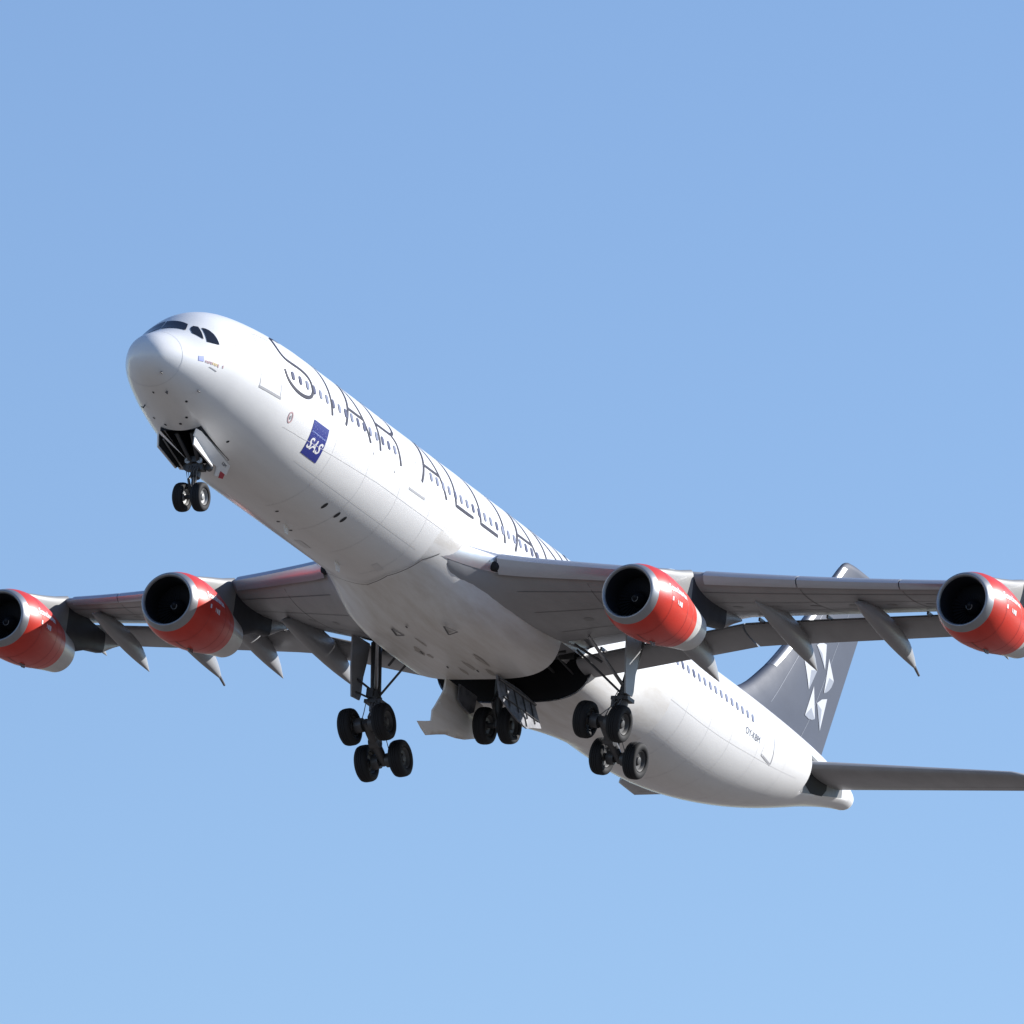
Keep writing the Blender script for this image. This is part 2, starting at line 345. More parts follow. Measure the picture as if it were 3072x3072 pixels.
ring_.done("static_port_ring", "sticker_red", fuselage); spot(8.38, 104.8, .05, .08, "faint", "static_port")
for x, t in ((7.0, 75), (14.9, 88), (16.75, 90), (18.7, 70)): spot(x, t, .03, .06, "faint", "door_handle")
def probe(x, t, L):
    p = fus(x, radians(t)); q = fus(x, radians(t), L); MB().tube([p, q, q + Vector((-.18, 0, 0))], [.03, .025, .012], 8).done("air_data_probe", "strut", fuselage)
probe(2.06, 139.5, .10); probe(3.67, 129.8, .10); probe(2.9, 160, .10); probe(3.9, -150, .12)
def blade(x, t, h, L):
    p = [fus(x, radians(t)), fus(x + L, radians(t)), fus(x + L * 1.05, radians(t), h), fus(x + L * .55, radians(t), h)]
    MB().slab([q + Vector((0, -.02, 0)) for q in p], (0, .04, 0)).done("blade_antenna", "white", fuselage, False)
blade(14.0, 180, .28, .4); blade(18.4, 180, .3, .45); blade(12.2, 0, .3, .45); blade(24.5, 0, .3, .45)
outline([(16.0, -172), (16.9, -172)], .3, "seam", "access_panel"); outline([(19.5, 158), (20.2, 159)], .25, "seam", "access_panel")

# nose gear bay: a dark box let into the opening
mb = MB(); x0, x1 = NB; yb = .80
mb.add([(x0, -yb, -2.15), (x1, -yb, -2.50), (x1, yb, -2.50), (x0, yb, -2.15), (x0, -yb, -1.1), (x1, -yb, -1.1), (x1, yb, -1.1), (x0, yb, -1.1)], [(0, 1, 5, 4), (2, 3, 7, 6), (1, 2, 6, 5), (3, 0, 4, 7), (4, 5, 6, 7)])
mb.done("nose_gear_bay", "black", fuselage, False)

# --- belly fairing
def belly_ring(x, n=60):
    back = 1 - smooth(36.0, 43.4, x); n_ = lerp(2.3, 3.9, smooth(21.5, 30, x) * (1 - smooth(35.5, 42, x))); out = []
    for j in range(n + 1):
        th = radians(78 + 204 * j / n)                     # from port side under the belly to starboard
        c = Vector((-sin(th), cos(th))) * 2.79
        # target: boxy superellipse round (0, -1.0)
        d = Vector((-sin(th), cos(th) * 1.15 - .12)).normalized(); w_, h_ = 3.27, (2.36 if d.y < 0 else 1.9)
        k = ((abs(d.x) / w_) ** n_ + (abs(d.y) / h_) ** n_) ** (-1 / n_)
        t = Vector((0, -1.0)) + d * k
        dn = smooth(-.35, .75, -cos(th)); s = (smooth(22.4, 28.0, x) * (1 - dn) + smooth(20.4, 25.6, x) * dn) * back
        p = c.lerp(t, s); out.append(Vector((x, p.x, p.y)))
    return out
bx = [20.2, 20.6, 21, 21.4, 21.8, 22.3, 22.9, 23.6, 24.4, 25.2, 26, 27, 28, 29, 30, 30.7, MBAY[0], 32, 33, 33.7, MBAY[1], 35, 36, 37, 38, 39, 40, 41, 42, 43, 43.6]
NBR = 60
def bskip(i, j):
    x = (bx[i] + bx[i + 1]) / 2
    if not (MBAY[0] < x < MBAY[1]): return False
    p = belly_ring(x)[j]
    return p.z < -1.75
mb = MB(); mb.rings([belly_ring(x, NBR) for x in bx], False, False, False, bskip)
fairing = mb.done("belly_fairing", "belly", root, True, 40)
mb = MB(); ribbon_mesh(mb, rad([(22.7, 108.8), (22.2, 116), (21.17, 132), (20.66, 158.5), (20.9, 172.4), (21.05, 178), (20.95, 184), (20.45, 201.6), (21.0, 225)]), .05, lambda x, t, o: fus(x, t, o), .075); mb.done("fairing_seam", "seal", fairing)
# open main gear bay inside it
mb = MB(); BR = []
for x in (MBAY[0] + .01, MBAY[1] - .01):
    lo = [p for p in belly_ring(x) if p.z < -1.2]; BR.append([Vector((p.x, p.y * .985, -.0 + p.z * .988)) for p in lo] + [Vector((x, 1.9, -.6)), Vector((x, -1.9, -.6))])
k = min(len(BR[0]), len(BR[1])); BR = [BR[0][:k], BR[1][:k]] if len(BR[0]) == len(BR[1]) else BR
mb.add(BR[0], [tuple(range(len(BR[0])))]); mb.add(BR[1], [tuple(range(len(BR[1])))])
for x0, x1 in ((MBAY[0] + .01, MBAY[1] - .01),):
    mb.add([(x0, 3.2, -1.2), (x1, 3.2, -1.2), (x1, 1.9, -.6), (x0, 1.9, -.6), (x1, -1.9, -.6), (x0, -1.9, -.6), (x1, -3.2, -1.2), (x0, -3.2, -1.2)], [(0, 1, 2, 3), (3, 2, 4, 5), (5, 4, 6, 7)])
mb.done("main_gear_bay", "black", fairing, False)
mb = MB()
for q in range(7): mb.tube([(31.4, -2.5 + .8 * q, -2.2 - .1 * (q % 2)), (32.6, -2.4 + .8 * q, -2.0), (34.2, -2.5 + .82 * q, -2.3 + .1 * (q % 3))], .035 + .02 * (q % 2), 8)
for x in (31.9, 32.7, 33.5): mb.box((x, 0, -1.75), (.10, 5.6, .35))
mb.done("bay_ribs_and_pipes", "bay_grey", fairing, False)
def stain(cx, cy, L, w_, seed, m="stain"):
    r = random.Random(seed); mb = MB(); n_ = 14
    mb.add([(cx + L * cos(q * 2 * pi / n_) * (.7 + .6 * r.random()), cy + w_ * sin(q * 2 * pi / n_) * (.7 + .6 * r.random()), -3.3660 - .0008 * (seed % 5)) for q in range(n_)], [tuple(range(n_))]); mb.done("oil_stain", m, fairing, False)
for k, (a, b_, L, w_) in enumerate(((27.7, .75, .5, .14), (28.3, .6, .3, .08), (29.6, -.4, .6, .10), (30.3, .1, .5, .07), (28.9, -1.2, .7, .09), (30.5, -.9, .4, .12), (26.6, .2, .5, .06))): stain(a, b_, L, w_, 11 + k)
def belly_mark(pts, m="faint", name="triangular_marking", z=-3.372):
    mb = MB()
    for a, b_ in zip(pts, pts[1:]): 
        d = (Vector(b_) - Vector(a)).normalized(); q = Vector((-d.y, d.x)) * .035
        mb.add([(a[0] + q.x, a[1] + q.y, z), (a[0] - q.x, a[1] - q.y, z), (b_[0] - q.x, b_[1] - q.y, z), (b_[0] + q.x, b_[1] + q.y, z)], [(0, 1, 2, 3)])
    mb.done(name, m, fairing, False)
belly_mark([(24.9, .62), (25.75, .80), (25.75, .50)], "seal"); belly_mark([(24.7, -1.6), (25.75, -1.33), (25.4, -1.85)], "seal")
belly_mark([(24.9, .62), (25.75, .50)], "faint"); belly_mark([(24.7, -1.6), (25.4, -1.85)], "faint")
for x, y, a in ((24.6, -.1, .1), (27.68, .72, .16), (30.1, -.5, .12), (29.6, .5, .10), (20.6, -.6, .0)):
    if a: belly_mark([(x, y), (x + a * 2.4, y + .05)], "seal", "drain_opening")

# ------------------------------------------------------------------ wings
def LE(y):
    a = y - 2.82; x = 24.277 + .6275 * a; z = -.875 + .0528 * a + .00392 * a * a
    if y < 3.8:                                           # root glove sweeps forward
        t = min(1.1, (3.8 - y) / 1.3); x -= .15 * t + 2.15 * t * t; z -= .12 * t * t
    return x, z
def TEs(y):
    a = y - 9.4; return 34.143 + (.134 if a < 0 else .427) * a, -.195 + (.234 if a < 0 else .161) * a
def FTe(y):
    a = y - 9.4; return 35.897 + (.189 if a < 0 else .404) * a, -.766 + (.244 if a < 0 else .166) * a
def yt(t): return (0.2969 * sqrt(t) - 0.126 * t - 0.3516 * t * t + 0.2843 * t ** 3 - 0.1015 * t ** 4) / .1
def lowd(y): return interp(y, (1.5, 3, 6, 9.4, 14, 20, 29.2), (1.15, 1.1, .82, .58, .42, .30, .14))
def uppd(y): return interp(y, (1.5, 3, 6, 9.4, 14, 20, 29.2), (.62, .60, .52, .42, .34, .26, .13))
TT = [0, .004, .015, .035, .06, .10, .15, .22, .30, .38, .46, .54, .62, .70, .76, .80, .86, .92, .97, 1.0]
def wing_pt(y, s, t, upper, off=0.0):
    (xl, zl), (xe, ze) = LE(y), TEs(y); d = Vector((xe - xl, 0, ze - zl)); nn = Vector((-d.z, 0, d.x)).normalized()
    if nn.z < 0: nn = -nn
    k = yt(.76 * t) / 1.0006
    if upper: h = uppd(y) * (k - .0 * t)
    else: h = -lowd(y) * (k - yt(.76) * t ** 1.6 * .98)
    p = Vector((xl, 0, zl)) + d * t + nn * (h + (off if upper else -off)); return Vector((p.x, s * y, p.z))
def make_wing(s):
    ys = [1.6, 2.2, 2.6, 2.8, 3.0, 3.2, 3.4, 3.55, 4, 4.6, 5.2, 5.6, 6.5, 7.5, 8.5, 9.4, 10.5, 12, 14, 16, 18, 20, 22, 24, 26, 28, 29.2]
    nT = len(TT); R = []
    for y in ys:
        up = [wing_pt(y, s, t, True) for t in reversed(TT)]; up[0] = up[0] + Vector((.48, 0, -.06))
        R.append(up + [wing_pt(y, s, t, False) for t in TT[1:]])
    def sk(i, j):                                        # opening for the main leg in the lower skin
        y = (ys[i] + ys[i + 1]) / 2
        return 3.4 < y < 5.6 and j >= nT - 1 and TT[j - nT + 1] >= .80
    w = MB().rings(R, True, False, True, sk).done("wing", "grey", root, True, 50)
    # slats along the leading edge
    for a, b_ in ((3.56, 8.82), (9.99, 12.88), (12.92, 16.11), (16.15, 19.0), (20.2, 24.2), (24.24, 28.2)):
        k = max(3, int((b_ - a) / .6)); rs = []
        for i in range(k + 1):
            y = lerp(a, b_, i / k); dv = Vector((-.16, 0, -.03)); sc = interp(y, (3, 9, 20, 29), (1.0, .8, .55, .35))
            out = [wing_pt(y, s, t, True, .05 * sc) + dv for t in (.13, .10, .06, .035, .015, .004)] + [wing_pt(y, s, 0, True, .0) + dv + Vector((-.05 * sc, 0, 0))] + [wing_pt(y, s, t, False, .05 * sc) + dv for t in (.004, .012, .022, .034)]
            inn = [wing_pt(y, s, .03, False, -.02) + dv * .6, wing_pt(y, s, .012, True, -.05) + dv * .3, wing_pt(y, s, .05, True, -.02) + dv * .5]
            rs.append(out + inn)
        MB().rings(rs, True, True, True).done("slat", "slat", w, True, 40)
    # flaps, lowered behind a slot
    for a, b_ in ((2.95, 9.20), (9.27, 20.6), (20.75, 28.2)):
        k = max(4, int((b_ - a) / .8)); rs = []
        for i in range(k + 1):
            y = lerp(a, b_, i / k); (xe, ze), (xf, zf) = TEs(y), FTe(y); sc = interp(y, (3, 9.4, 20, 29), (1.15, 1.0, .7, .5))
            P0 = Vector((xe + .10, s * y, ze - .26 * sc)); P1 = Vector((xf, s * y, zf)); d = P1 - P0; nn = Vector((-d.z, 0, d.x)).normalized(); nn = nn if nn.z > 0 else -nn
            th = .16 * sc; ring = []
            fr = (1, .8, .6, .4, .25, .12, .04, 0)
            for t in fr: ring.append(P0 + d * t + nn * (th * 1.5 * (yt(t) if t < 1 else 0) + .012))
            for t in reversed(fr[:-1]): ring.append(P0 + d * t - nn * (th * .75 * (yt(t) if t < 1 else 0) + .0))
            rs.append(ring)
        MB().rings(rs, True, True, True).done("flap", "grey", w, True, 50)
    # flap track fairings: canoe bodies with drooping pointed tails
    for y, xf, zf, xt, zt, hw, H, sting in ((7.57, 29.6, -1.50, 36.25, -2.05, .27, 1.05, 0), (11.09, 31.0, -.62, 37.17, -1.38, .26, .95, 0), (14.46, 32.5, -.24, 38.66, -.94, .25, .88, 1), (17.9, 34.0, .30, 39.2, -.40, .22, .78, 0), (20.4, 36.4, .92, 40.3, .62, .12, .45, 0)):
        prof = ((0, .06, .06), (.04, .24, .30), (.10, .45, .58), (.18, .66, .82), (.30, .86, .98), (.45, 1, 1), (.62, 1, .98), (.74, .93, .88), (.82, .80, .72), (.88, .62, .54), (.93, .42, .36), (.97, .20, .18), (1, .05, .05)); rs = []
        for u, kh, kw in prof:
            x = lerp(xf, xt, u); zb_ = lerp(zf, zt, u) - .10 * sin(pi * u); h = H * kh / 2
            rs.append([Vector((x, s * y + hw * kw * (abs(cos(q)) ** .7) * (1 if cos(q) > 0 else -1), zb_ + h + h * (abs(sin(q)) ** (1.0 if sin(q) > 0 else 1.0)) * (1 if sin(q) > 0 else -1))) for q in [2 * pi * j / 24 for j in range(24)]])
        MB().rings(rs, True, True, True).done("flap_track_fairing", "grey", w, True, 50)
        if sting: MB().tube([(xt - .25, s * y, zt + .10), (xt + .28, s * y, zt - .12)], [.06, .045], 8).done("static_wick", "dgrey", w)
    # winglet
    (xl, zl), (xe, ze) = LE(29.2), TEs(29.2); rs = []
    for q, sc in ((0, 1), (.3, .9), (1.0, .7), (1.7, .5), (2.3, .32)):
        c = (xe - xl + .6) * sc; x0 = xl + q * .75; y = 29.2 + .38 * min(q, .6) + .22 * max(0, q - .6); z = lerp(zl, ze, .5) + q
        rs.append([Vector((x0 + c * t, s * (y + u), z)) for t, u in ((0, 0), (.1, .06), (.3, .09), (.6, .07), (1, 0), (.6, -.05), (.3, -.06), (.1, -.04))])
    MB().rings(rs, True, True, True).done("winglet", "white", w)
    rs = []
    for i in range(7):
        y = lerp(2.45, 3.52, i / 6)
        rs.append([wing_pt(y, s, t, True, .03) for t in (.13, .09, .06, .035, .015, .004)] + [wing_pt(y, s, 0, True) + Vector((-.015, 0, 0))] + [wing_pt(y, s, t, False, .03) for t in (.004, .012, .022, .030)])
    MB().rings(rs, False).done("root_fillet", "slat", w, True, 60)
    # joints of the skin panels on the underside, fuel tank access panels
    def under(path, wd, m, name):
        mb = MB(); v = []
        for k, (y, t) in enumerate(path):
            q = path[min(k + 1, len(path) - 1)]; p = path[max(k - 1, 0)]; dd = (wing_pt(q[0], s, q[1], False, .01) - wing_pt(p[0], s, p[1], False, .01)); dd.z = 0; dd.normalize(); nn = Vector((-dd.y, dd.x, 0)) * wd / 2
            c0 = wing_pt(y, s, t, False, .010); v += [c0 + nn, c0 - nn]
        mb.add(v, [(2 * i, 2 * i + 1, 2 * i + 3, 2 * i + 2) for i in range(len(path) - 1)]); mb.done(name, m, w, True)
    for t in (.13, .33, .62): under([(lerp(3.8, 28, k / 40), t) for k in range(41)], .035, "seam_dark", "skin_joint")
    for y in (6.2, 12.9, 16.13, 22.0, 25.0): under([(y, lerp(.06, .97, k / 12)) for k in range(13)], .03, "seam_dark", "skin_joint")
    for k in range(15):
        y = 5.2 + k * 1.25; mb = MB(); c0 = wing_pt(y, s, .47, False, .008)
        mb.add([wing_pt(y + .16 * cos(q * pi / 7), s, .47 + .032 * sin(q * pi / 7) * 7 / (TEs(y)[0] - LE(y)[0]), False, .009) for q in range(14)], [tuple(range(14))]); mb.done("access_panel", "panel_grey", w, False)
    # solid black plug painting the dark gap at the slat root
    MB().lathe([(0, .06), (.03, .15), (.10, .19), (.6, .16)], wing_pt(3.44, s, .008, False) + Vector((-.12, 0, -.06)), (1, 0, .05), 20, True, True).done("slat_track_opening", "black", w)
    # hinge fittings showing in the slot
    for y in (4.0, 6.0, 9.9, 12.2, 15.6, 17.0):
        xe, ze = TEs(y); MB().box((xe + .02, s * y, ze - .16), (.5, .07, .13)).done("flap_bracket", "dgrey", w, False)
    return w
wings = [make_wing(-1), make_wing(1)]

# ------------------------------------------------------------------ engines
EPROF = [(.34, 1.146), (.6, 1.225), (.9, 1.285), (1.3, 1.325), (1.8, 1.335), (2.3, 1.305), (2.8, 1.255), (3.3, 1.185), (3.8, 1.095), (4.2, 1.02)]
EPROF = [(.34 + (u - .34) * .92, r) for u, r in EPROF]
def engine(x, y, z, s):
    c = Vector((x, y, z)); ax = Vector((1, s * .025, .028)).normalized()
    e = MB().lathe(EPROF, c, ax, 64).done("engine", "red", root, True, 40)
    MB().lathe([(.10, .905), (.05, .925), (.015, .955), (0, .98), (.01, 1.005), (.05, 1.035), (.12, 1.07), (.25, 1.12), (.34, 1.146)], c, ax, 64).done("intake_lip", "lip", e, True, 60)
    MB().lathe([(.10, .905), (.25, .882), (.55, .865), (.8, .875), (1.15, .90), (1.25, .90)], c, ax, 64).done("intake_duct", "duct", e)
    fm_ = MB(); fm_.lathe([(1.25, .90), (1.25, .02)], c, ax, 48)
    a = ax.cross(Vector((0, 0, 1))).normalized(); b_ = ax.cross(a)
    for k in range(36):
        q = 2 * pi * k / 36; r0 = cos(q) * a + sin(q) * b_; t0 = -sin(q) * a + cos(q) * b_
        fm_.add([c + ax * 1.10 + r0 * .26 + t0 * .0, c + ax * 1.22 + r0 * .26 + t0 * .05, c + ax * 1.24 + r0 * .89 + t0 * .15, c + ax * 1.14 + r0 * .89 + t0 * .0], [(0, 1, 2, 3)])
    fm_.done("fan", "duct", e, False)
    MB().lathe([(.62, .01), (.66, .07), (.75, .13), (.9, .20), (1.08, .26), (1.2, .27)], c, ax, 32, True).done("spinner", "duct", e)
    sp = MB(); P = []
    for k in range(9):
        q = k * .40; t = .70 + .02 * k; r = interp(t, (.62, .66, .75, .9, 1.08), (.01, .07, .13, .20, .26)) + .012
        P.append(c + ax * (t - .012) + r * (cos(q) * a + sin(q) * b_))
    sp.tube(P, .013, 6).done("spinner_spiral", "metal", e)
    MB().lathe([(EPROF[-1][0], 1.02), (4.22, .955), (4.58, .885), (4.95, .82), (5.29, .765), (5.29, .735), (4.9, .74), (4.35, .74)], c, ax, 64).done("exhaust_nozzle", "cowl", e, True, 40)
    MB().lathe([(4.35, .74), (4.35, .4), (4.8, .3), (5.2, .05)], c, ax, 48, False, True).done("exhaust_core", "black", e)
    # pylon carrying the nacelle
    (xl, zl), (xe, ze) = LE(abs(y)), TEs(abs(y)); dx = xl - 28.39; dz = zl + .361
    Pz = []
    for xx, zt_, zb_, hw in ((x + 1.35, z + 1.25, z + .9, .03), (x + 1.9, z + 1.50, z + .9, .13), (26.6 + dx, -.69 + dz, z + .7, .24), (27.6 + dx, -.42 + dz, z + .6, .29), (28.5 + dx, -.12 + dz, z + .6, .31), (29.6 + dx, -.30 + dz, z + .45, .31), (30.7 + dx, -.45 + dz, -1.60 + dz, .29), (31.9 + dx, -.5 + dz, -1.36 + dz, .22), (32.9 + dx, -.45 + dz, -.85 + dz, .13), (33.7 + dx, -.42 + dz, -.50 + dz, .04)):
        zm = (zt_ + zb_) / 2; h = (zt_ - zb_) / 2
        Pz.append([Vector((xx, y + hw * (abs(cos(q)) ** .35) * (1 if cos(q) > 0 else -1), zm + h * (abs(sin(q)) ** .7) * (1 if sin(q) > 0 else -1))) for q in [2 * pi * (j + .5) / 20 for j in range(20)]])
    MB().rings(Pz[:5], True, True, True).done("pylon", "pylon", e, True, 45)
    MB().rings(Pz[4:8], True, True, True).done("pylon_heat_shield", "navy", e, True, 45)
    MB().rings(Pz[7:], True, True, True).done("pylon_tail_fairing", "grey", e, True, 45)
    # white lettering along both flanks and small seams
    def cyl(u, q, off): 
        r = interp(u, [p[0] for p in EPROF], [p[1] for p in EPROF]) + off; w_ = cos(q) * Vector((0, -1, 0)) + sin(q) * Vector((0, 0, 1)); return c + ax * u + r * w_
    for side in (0,):
        v, f = text2d("Scandinavian", .34, 0, .92, .012); L = max(p[0] for p in v)
        MB().add([cyl(.95 + p[0] / L * 1.55, .28 + p[1] / 1.3, .012) for p in v], f).done("cowl_lettering", "paper", e, False)
        sm = MB()
        for u0, u1, q0, q1 in ((1.12, 1.22, -.02, .10), (1.55, 1.60, -.05, .07), (1.66, 1.78, -.06, .06), (1.82, 1.96, -.07, .07)):
            sm.add([cyl(u0, q0, .012), cyl(u1, q0, .012), cyl(u1, q1, .012), cyl(u0, q1, .012)], [(0, 1, 2, 3)])
        sm.done("cowl_marking", "paper", e, False)
    def seam_ring(u, w_):
        r = interp(u, [p[0] for p in EPROF], [p[1] for p in EPROF]) + .006
        MB().lathe([(u, r), (u + w_, r)], c, ax, 64).done("cowl_seam", "cowl_dark", e)
    seam_ring(1.15, .02); seam_ring(2.6, .025); seam_ring(3.3, .02)
    ln = MB(); R_ = [(u, q) for u, q in ((1.15, -1.55), (4.18, -1.55))]
    for dq in (-.012,):
        us = [1.15 + 2.7 * k / 20 for k in range(21)]; vv = []
        for u in us: vv += [cyl(u, -1.55, .008), cyl(u, -1.53, .008)]
        ln.add(vv, [(2 * k, 2 * k + 1, 2 * k + 3, 2 * k + 2) for k in range(20)])
    ln.done("cowl_latch_line", "seal", e)
    MB().slab([cyl(2.0, -1.45, -.02), cyl(2.45, -1.45, -.02), cyl(2.45, -1.45, .14), cyl(2.2, -1.45, .14)], (0, .05, 0)).done("drain_mast", "dgrey", e, False)
    return e
M["cowl_dark"] = mat("cowl_seam_red", (.42, .03, .03), .5)
EX, EZ, EDX, EDZ, E2Y = 23.5815, -2.5039, 6.4535, 1.5448, 19.80
for s in (-1, 1):
    engine(EX, s * 9.37, EZ, s); engine(EX + EDX, s * E2Y, EZ + EDZ, s)

# ------------------------------------------------------------------ fin
FZ = [1.5, 2.6, 3.0, 3.36, 3.65, 3.94, 4.55, 5.2, 6.3, 8.3, 10.35, 10.9, 11.15, 11.30, 11.36]
FLE = [48.5, 51.6, 53.0, 54.06, 54.65, 55.14, 56.0, 56.87, 58.1, 60.1, 62.02, 62.56, 62.85, 63.2, 63.7]
def fin_te(z): return 62.69 + .424 * (z - 3.07)
def fin_half(x, z):
    le = pchip(z, FZ, FLE); te = fin_te(z); t = min(1, max(0, (x - le) / (te - le))); c = te - le
    th = interp(z, (2.6, 4, 6, 11.2, 11.36), (.36, .42, .38, .17, .04)); return th * max(0, yt(t)) + .012
def fin_pt(x, z, off): return Vector((x, -(fin_half(x, z) + off), z))
rs = []
TF = (0, .003, .01, .025, .05, .09, .15, .25, .35, .5, .65, .8, .92, 1)
zs = [1.5, 2.3, 2.6, 3.0, 3.36, 3.65, 3.94, 4.25, 4.55, 5.2, 5.7, 6.3, 7.3, 8.3, 9.3, 10.35, 10.7, 10.9, 11.05, 11.15, 11.24, 11.30, 11.36]
for z in zs:
    le = pchip(z, FZ, FLE); te = fin_te(z)
    rs.append([Vector((le + (te - le) * t, -fin_half(le + (te - le) * t, z), z)) for t in TF] + [Vector((le + (te - le) * t, fin_half(le + (te - le) * t, z), z)) for t in reversed(TF[:-1])][:-1])
fin = MB().rings(rs, True, False, True).done("tail_fin", "fin", root, True, 50)
def fin_poly(pts, m, name, off=.014):
    mb = MB(); fill_mesh(mb, [pts], lambda x, z: fin_pt(x, z, off), .3); return mb.done(name, m, fin, True)
def facet(bright, dull):
    for p in bright: fin_poly(p, "star", "star_facet")
    for p in dull: fin_poly(p, "star2", "star_facet", .015)
facet([[(60.56, 5.35), (61.23, 4.19), (60.64, 4.48), (60.06, 4.0)]], [[(60.64, 4.48), (61.23, 4.19), (60.91, 4.06), (60.51, 3.99), (60.06, 4.0)]])
facet([[(61.18, 4.84), (61.68, 5.14), (62.29, 5.34), (61.84, 4.76)], [(62.29, 5.34), (62.01, 3.93), (61.84, 4.76)]], [[(61.18, 4.84), (61.84, 4.76), (62.01, 3.93)]])
facet([[(61.82, 6.87), (62.75, 6.21), (62.16, 6.18), (61.79, 5.43)]], [[(62.16, 6.18), (62.75, 6.21), (62.58, 5.93), (62.38, 5.74), (62.1, 5.56), (61.79, 5.43)]])
facet([[(59.32, 6.02), (59.65, 6.12), (60.1, 6.16), (60.69, 6.03), (60.05, 5.86)], [(59.32, 6.02), (60.05, 5.86), (60.06, 5.05)]], [[(60.69, 6.03), (60.06, 5.05), (60.05, 5.86)]])
facet([[(60.40, 7.0), (60.70, 7.18), (61.0, 7.28), (61.38, 7.32), (61.0, 6.84)], [(61.38, 7.32), (61.52, 6.31), (61.0, 6.84)]], [[(60.40, 7.0), (61.0, 6.84), (61.52, 6.31)]])
# polished strip on the fin's leading edge
def fin_strip(z0, z1, w_):
    mb = MB(); v = []; N = 26
    for i in range(N + 1):
        z = lerp(z0, z1, i / N); le = pchip(z, FZ, FLE)
        for k in range(9):
            q = -1 + k / 4; x = le + w_ * abs(q); p = fin_pt(x, z, .012); v.append(Vector((p.x - .012, p.y if q < 0 else -p.y, p.z)) if q else Vector((le - .02, 0, z)))
    mb.add(v, [(i * 9 + k, i * 9 + k + 1, (i + 1) * 9 + k + 1, (i + 1) * 9 + k) for i in range(N) for k in range(8)]); mb.done("fin_leading_edge", "lip", fin, True, 80)
fin_strip(5.1, 10.95, .34)
mb = MB()
for a, b_ in (((56.6, 3.5), (58.8, 6.05)), ((58.8, 6.05), (62.6, 10.4)), ((60.1, 3.1), (60.6, 3.9)), ((60.6, 3.9), (64.4, 11.0))):
    for i in range(8):
        p, q = (lerp(a[0], b_[0], i / 8), lerp(a[1], b_[1], i / 8)), (lerp(a[0], b_[0], (i + 1) / 8), lerp(a[1], b_[1], (i + 1) / 8))
        mb.add([fin_pt(p[0] - .015, p[1], .006), fin_pt(p[0] + .015, p[1], .006), fin_pt(q[0] + .015, q[1], .006), fin_pt(q[0] - .015, q[1], .006)], [(0, 1, 2, 3)])
mb.done("rudder_seam", "star2", fin, False)

# ------------------------------------------------------------------ tailplane
for s in (-1, 1):
    rs = []
    for a in (-1.3, 0, 1, 2, 3.5, 5, 6.4, 6.8, 7.0, 7.08):
        k = 1 if a < 6.8 else (.9 if a < 7 else (.55 if a < 7.05 else .1))
        L0 = Vector((58.6 + .6 * a, 0, 1.5 + .12 * a)); L1 = Vector((63.3 + .25 * a, 0, 1.88 + .06 * a))
        if a > 6.6: L0.x += (a - 6.6) * 1.3
        d = L1 - L0; nn = Vector((-d.z, 0, d.x)).normalized(); th = .058 * d.length * k; ring = []
        fr = (1, .85, .65, .45, .3, .18, .09, .04, .012, 0)
        for t in fr: ring.append(L0 + d * t + nn * (th * max(0, yt(t)) + .008))
        for t in reversed(fr[:-1]): ring.append(L0 + d * t - nn * (th * max(0, yt(t)) + .008))
        rs.append([Vector((p.x, s * (1.95 + a), p.z)) for p in ring])
    tp = MB().rings(rs, True, True, True).done("tailplane", "grey", root, True, 50)
    mb = MB()
    for a0, a1 in ((.3, 6.6),):
        v = []
        for i in range(13):
            a = lerp(a0, a1, i / 12)
            L0 = Vector((58.6 + .6 * a, 0, 1.5 + .12 * a)); L1 = Vector((63.3 + .25 * a, 0, 1.88 + .06 * a)); d = L1 - L0; nn = Vector((-d.z, 0, d.x)).normalized()
            for t in (.70, .708): p = L0 + d * t - nn * (.058 * d.length * yt(t) + .014); v.append(Vector((p.x, s * (1.95 + a), p.z)))
        mb.add(v, [(2 * i, 2 * i + 1, 2 * i + 3, 2 * i + 2) for i in range(12)])
    mb.done("elevator_gap", "seal", tp, False)
TAIL_SHADE = [(57.6, .10), (58, .18), (60, .68), (62, 1.20), (63.4, 1.58), (63.4, 2.0), (61, 2.0), (57.6, 1.9)]  # grey plate painting the shade below the tailplane root
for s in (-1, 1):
    mb = MB(); fill_mesh(mb, [TAIL_SHADE], lambda x, z: Vector((x, s * (interp(x, (CUT, 64), (1.62, .70)) + .007), z)), .4)
    mb.done("tailplane_shade", "shade_grey", fuselage)
SLOT_SHADE = [(57.6, 1.9), (57.55, .62), (58.3, .55), (59.0, .46), (59.72, .60), (60.6, .81), (61.16, 1.21), (61.2, 1.62), (59.4, 1.75), (58.2, 1.85)]  # flat black patch painting the shaded recess at the tailplane root
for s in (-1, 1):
    mb = MB(); fill_mesh(mb, [SLOT_SHADE], lambda x, z: Vector((x, s * (interp(x, (CUT, 64), (1.62, .70)) + .015), z)), .4)
    mb.done("tailplane_slot_shade", "black", fuselage)
MB().lathe([(0, .30), (.12, .28), (.12, .2)], fus(65.8, 0) * 0 + Vector((65.44, 0, 2.08)), (1, 0, .1), 24, False, True).done("auxiliary_exhaust", "metal", fuselage)

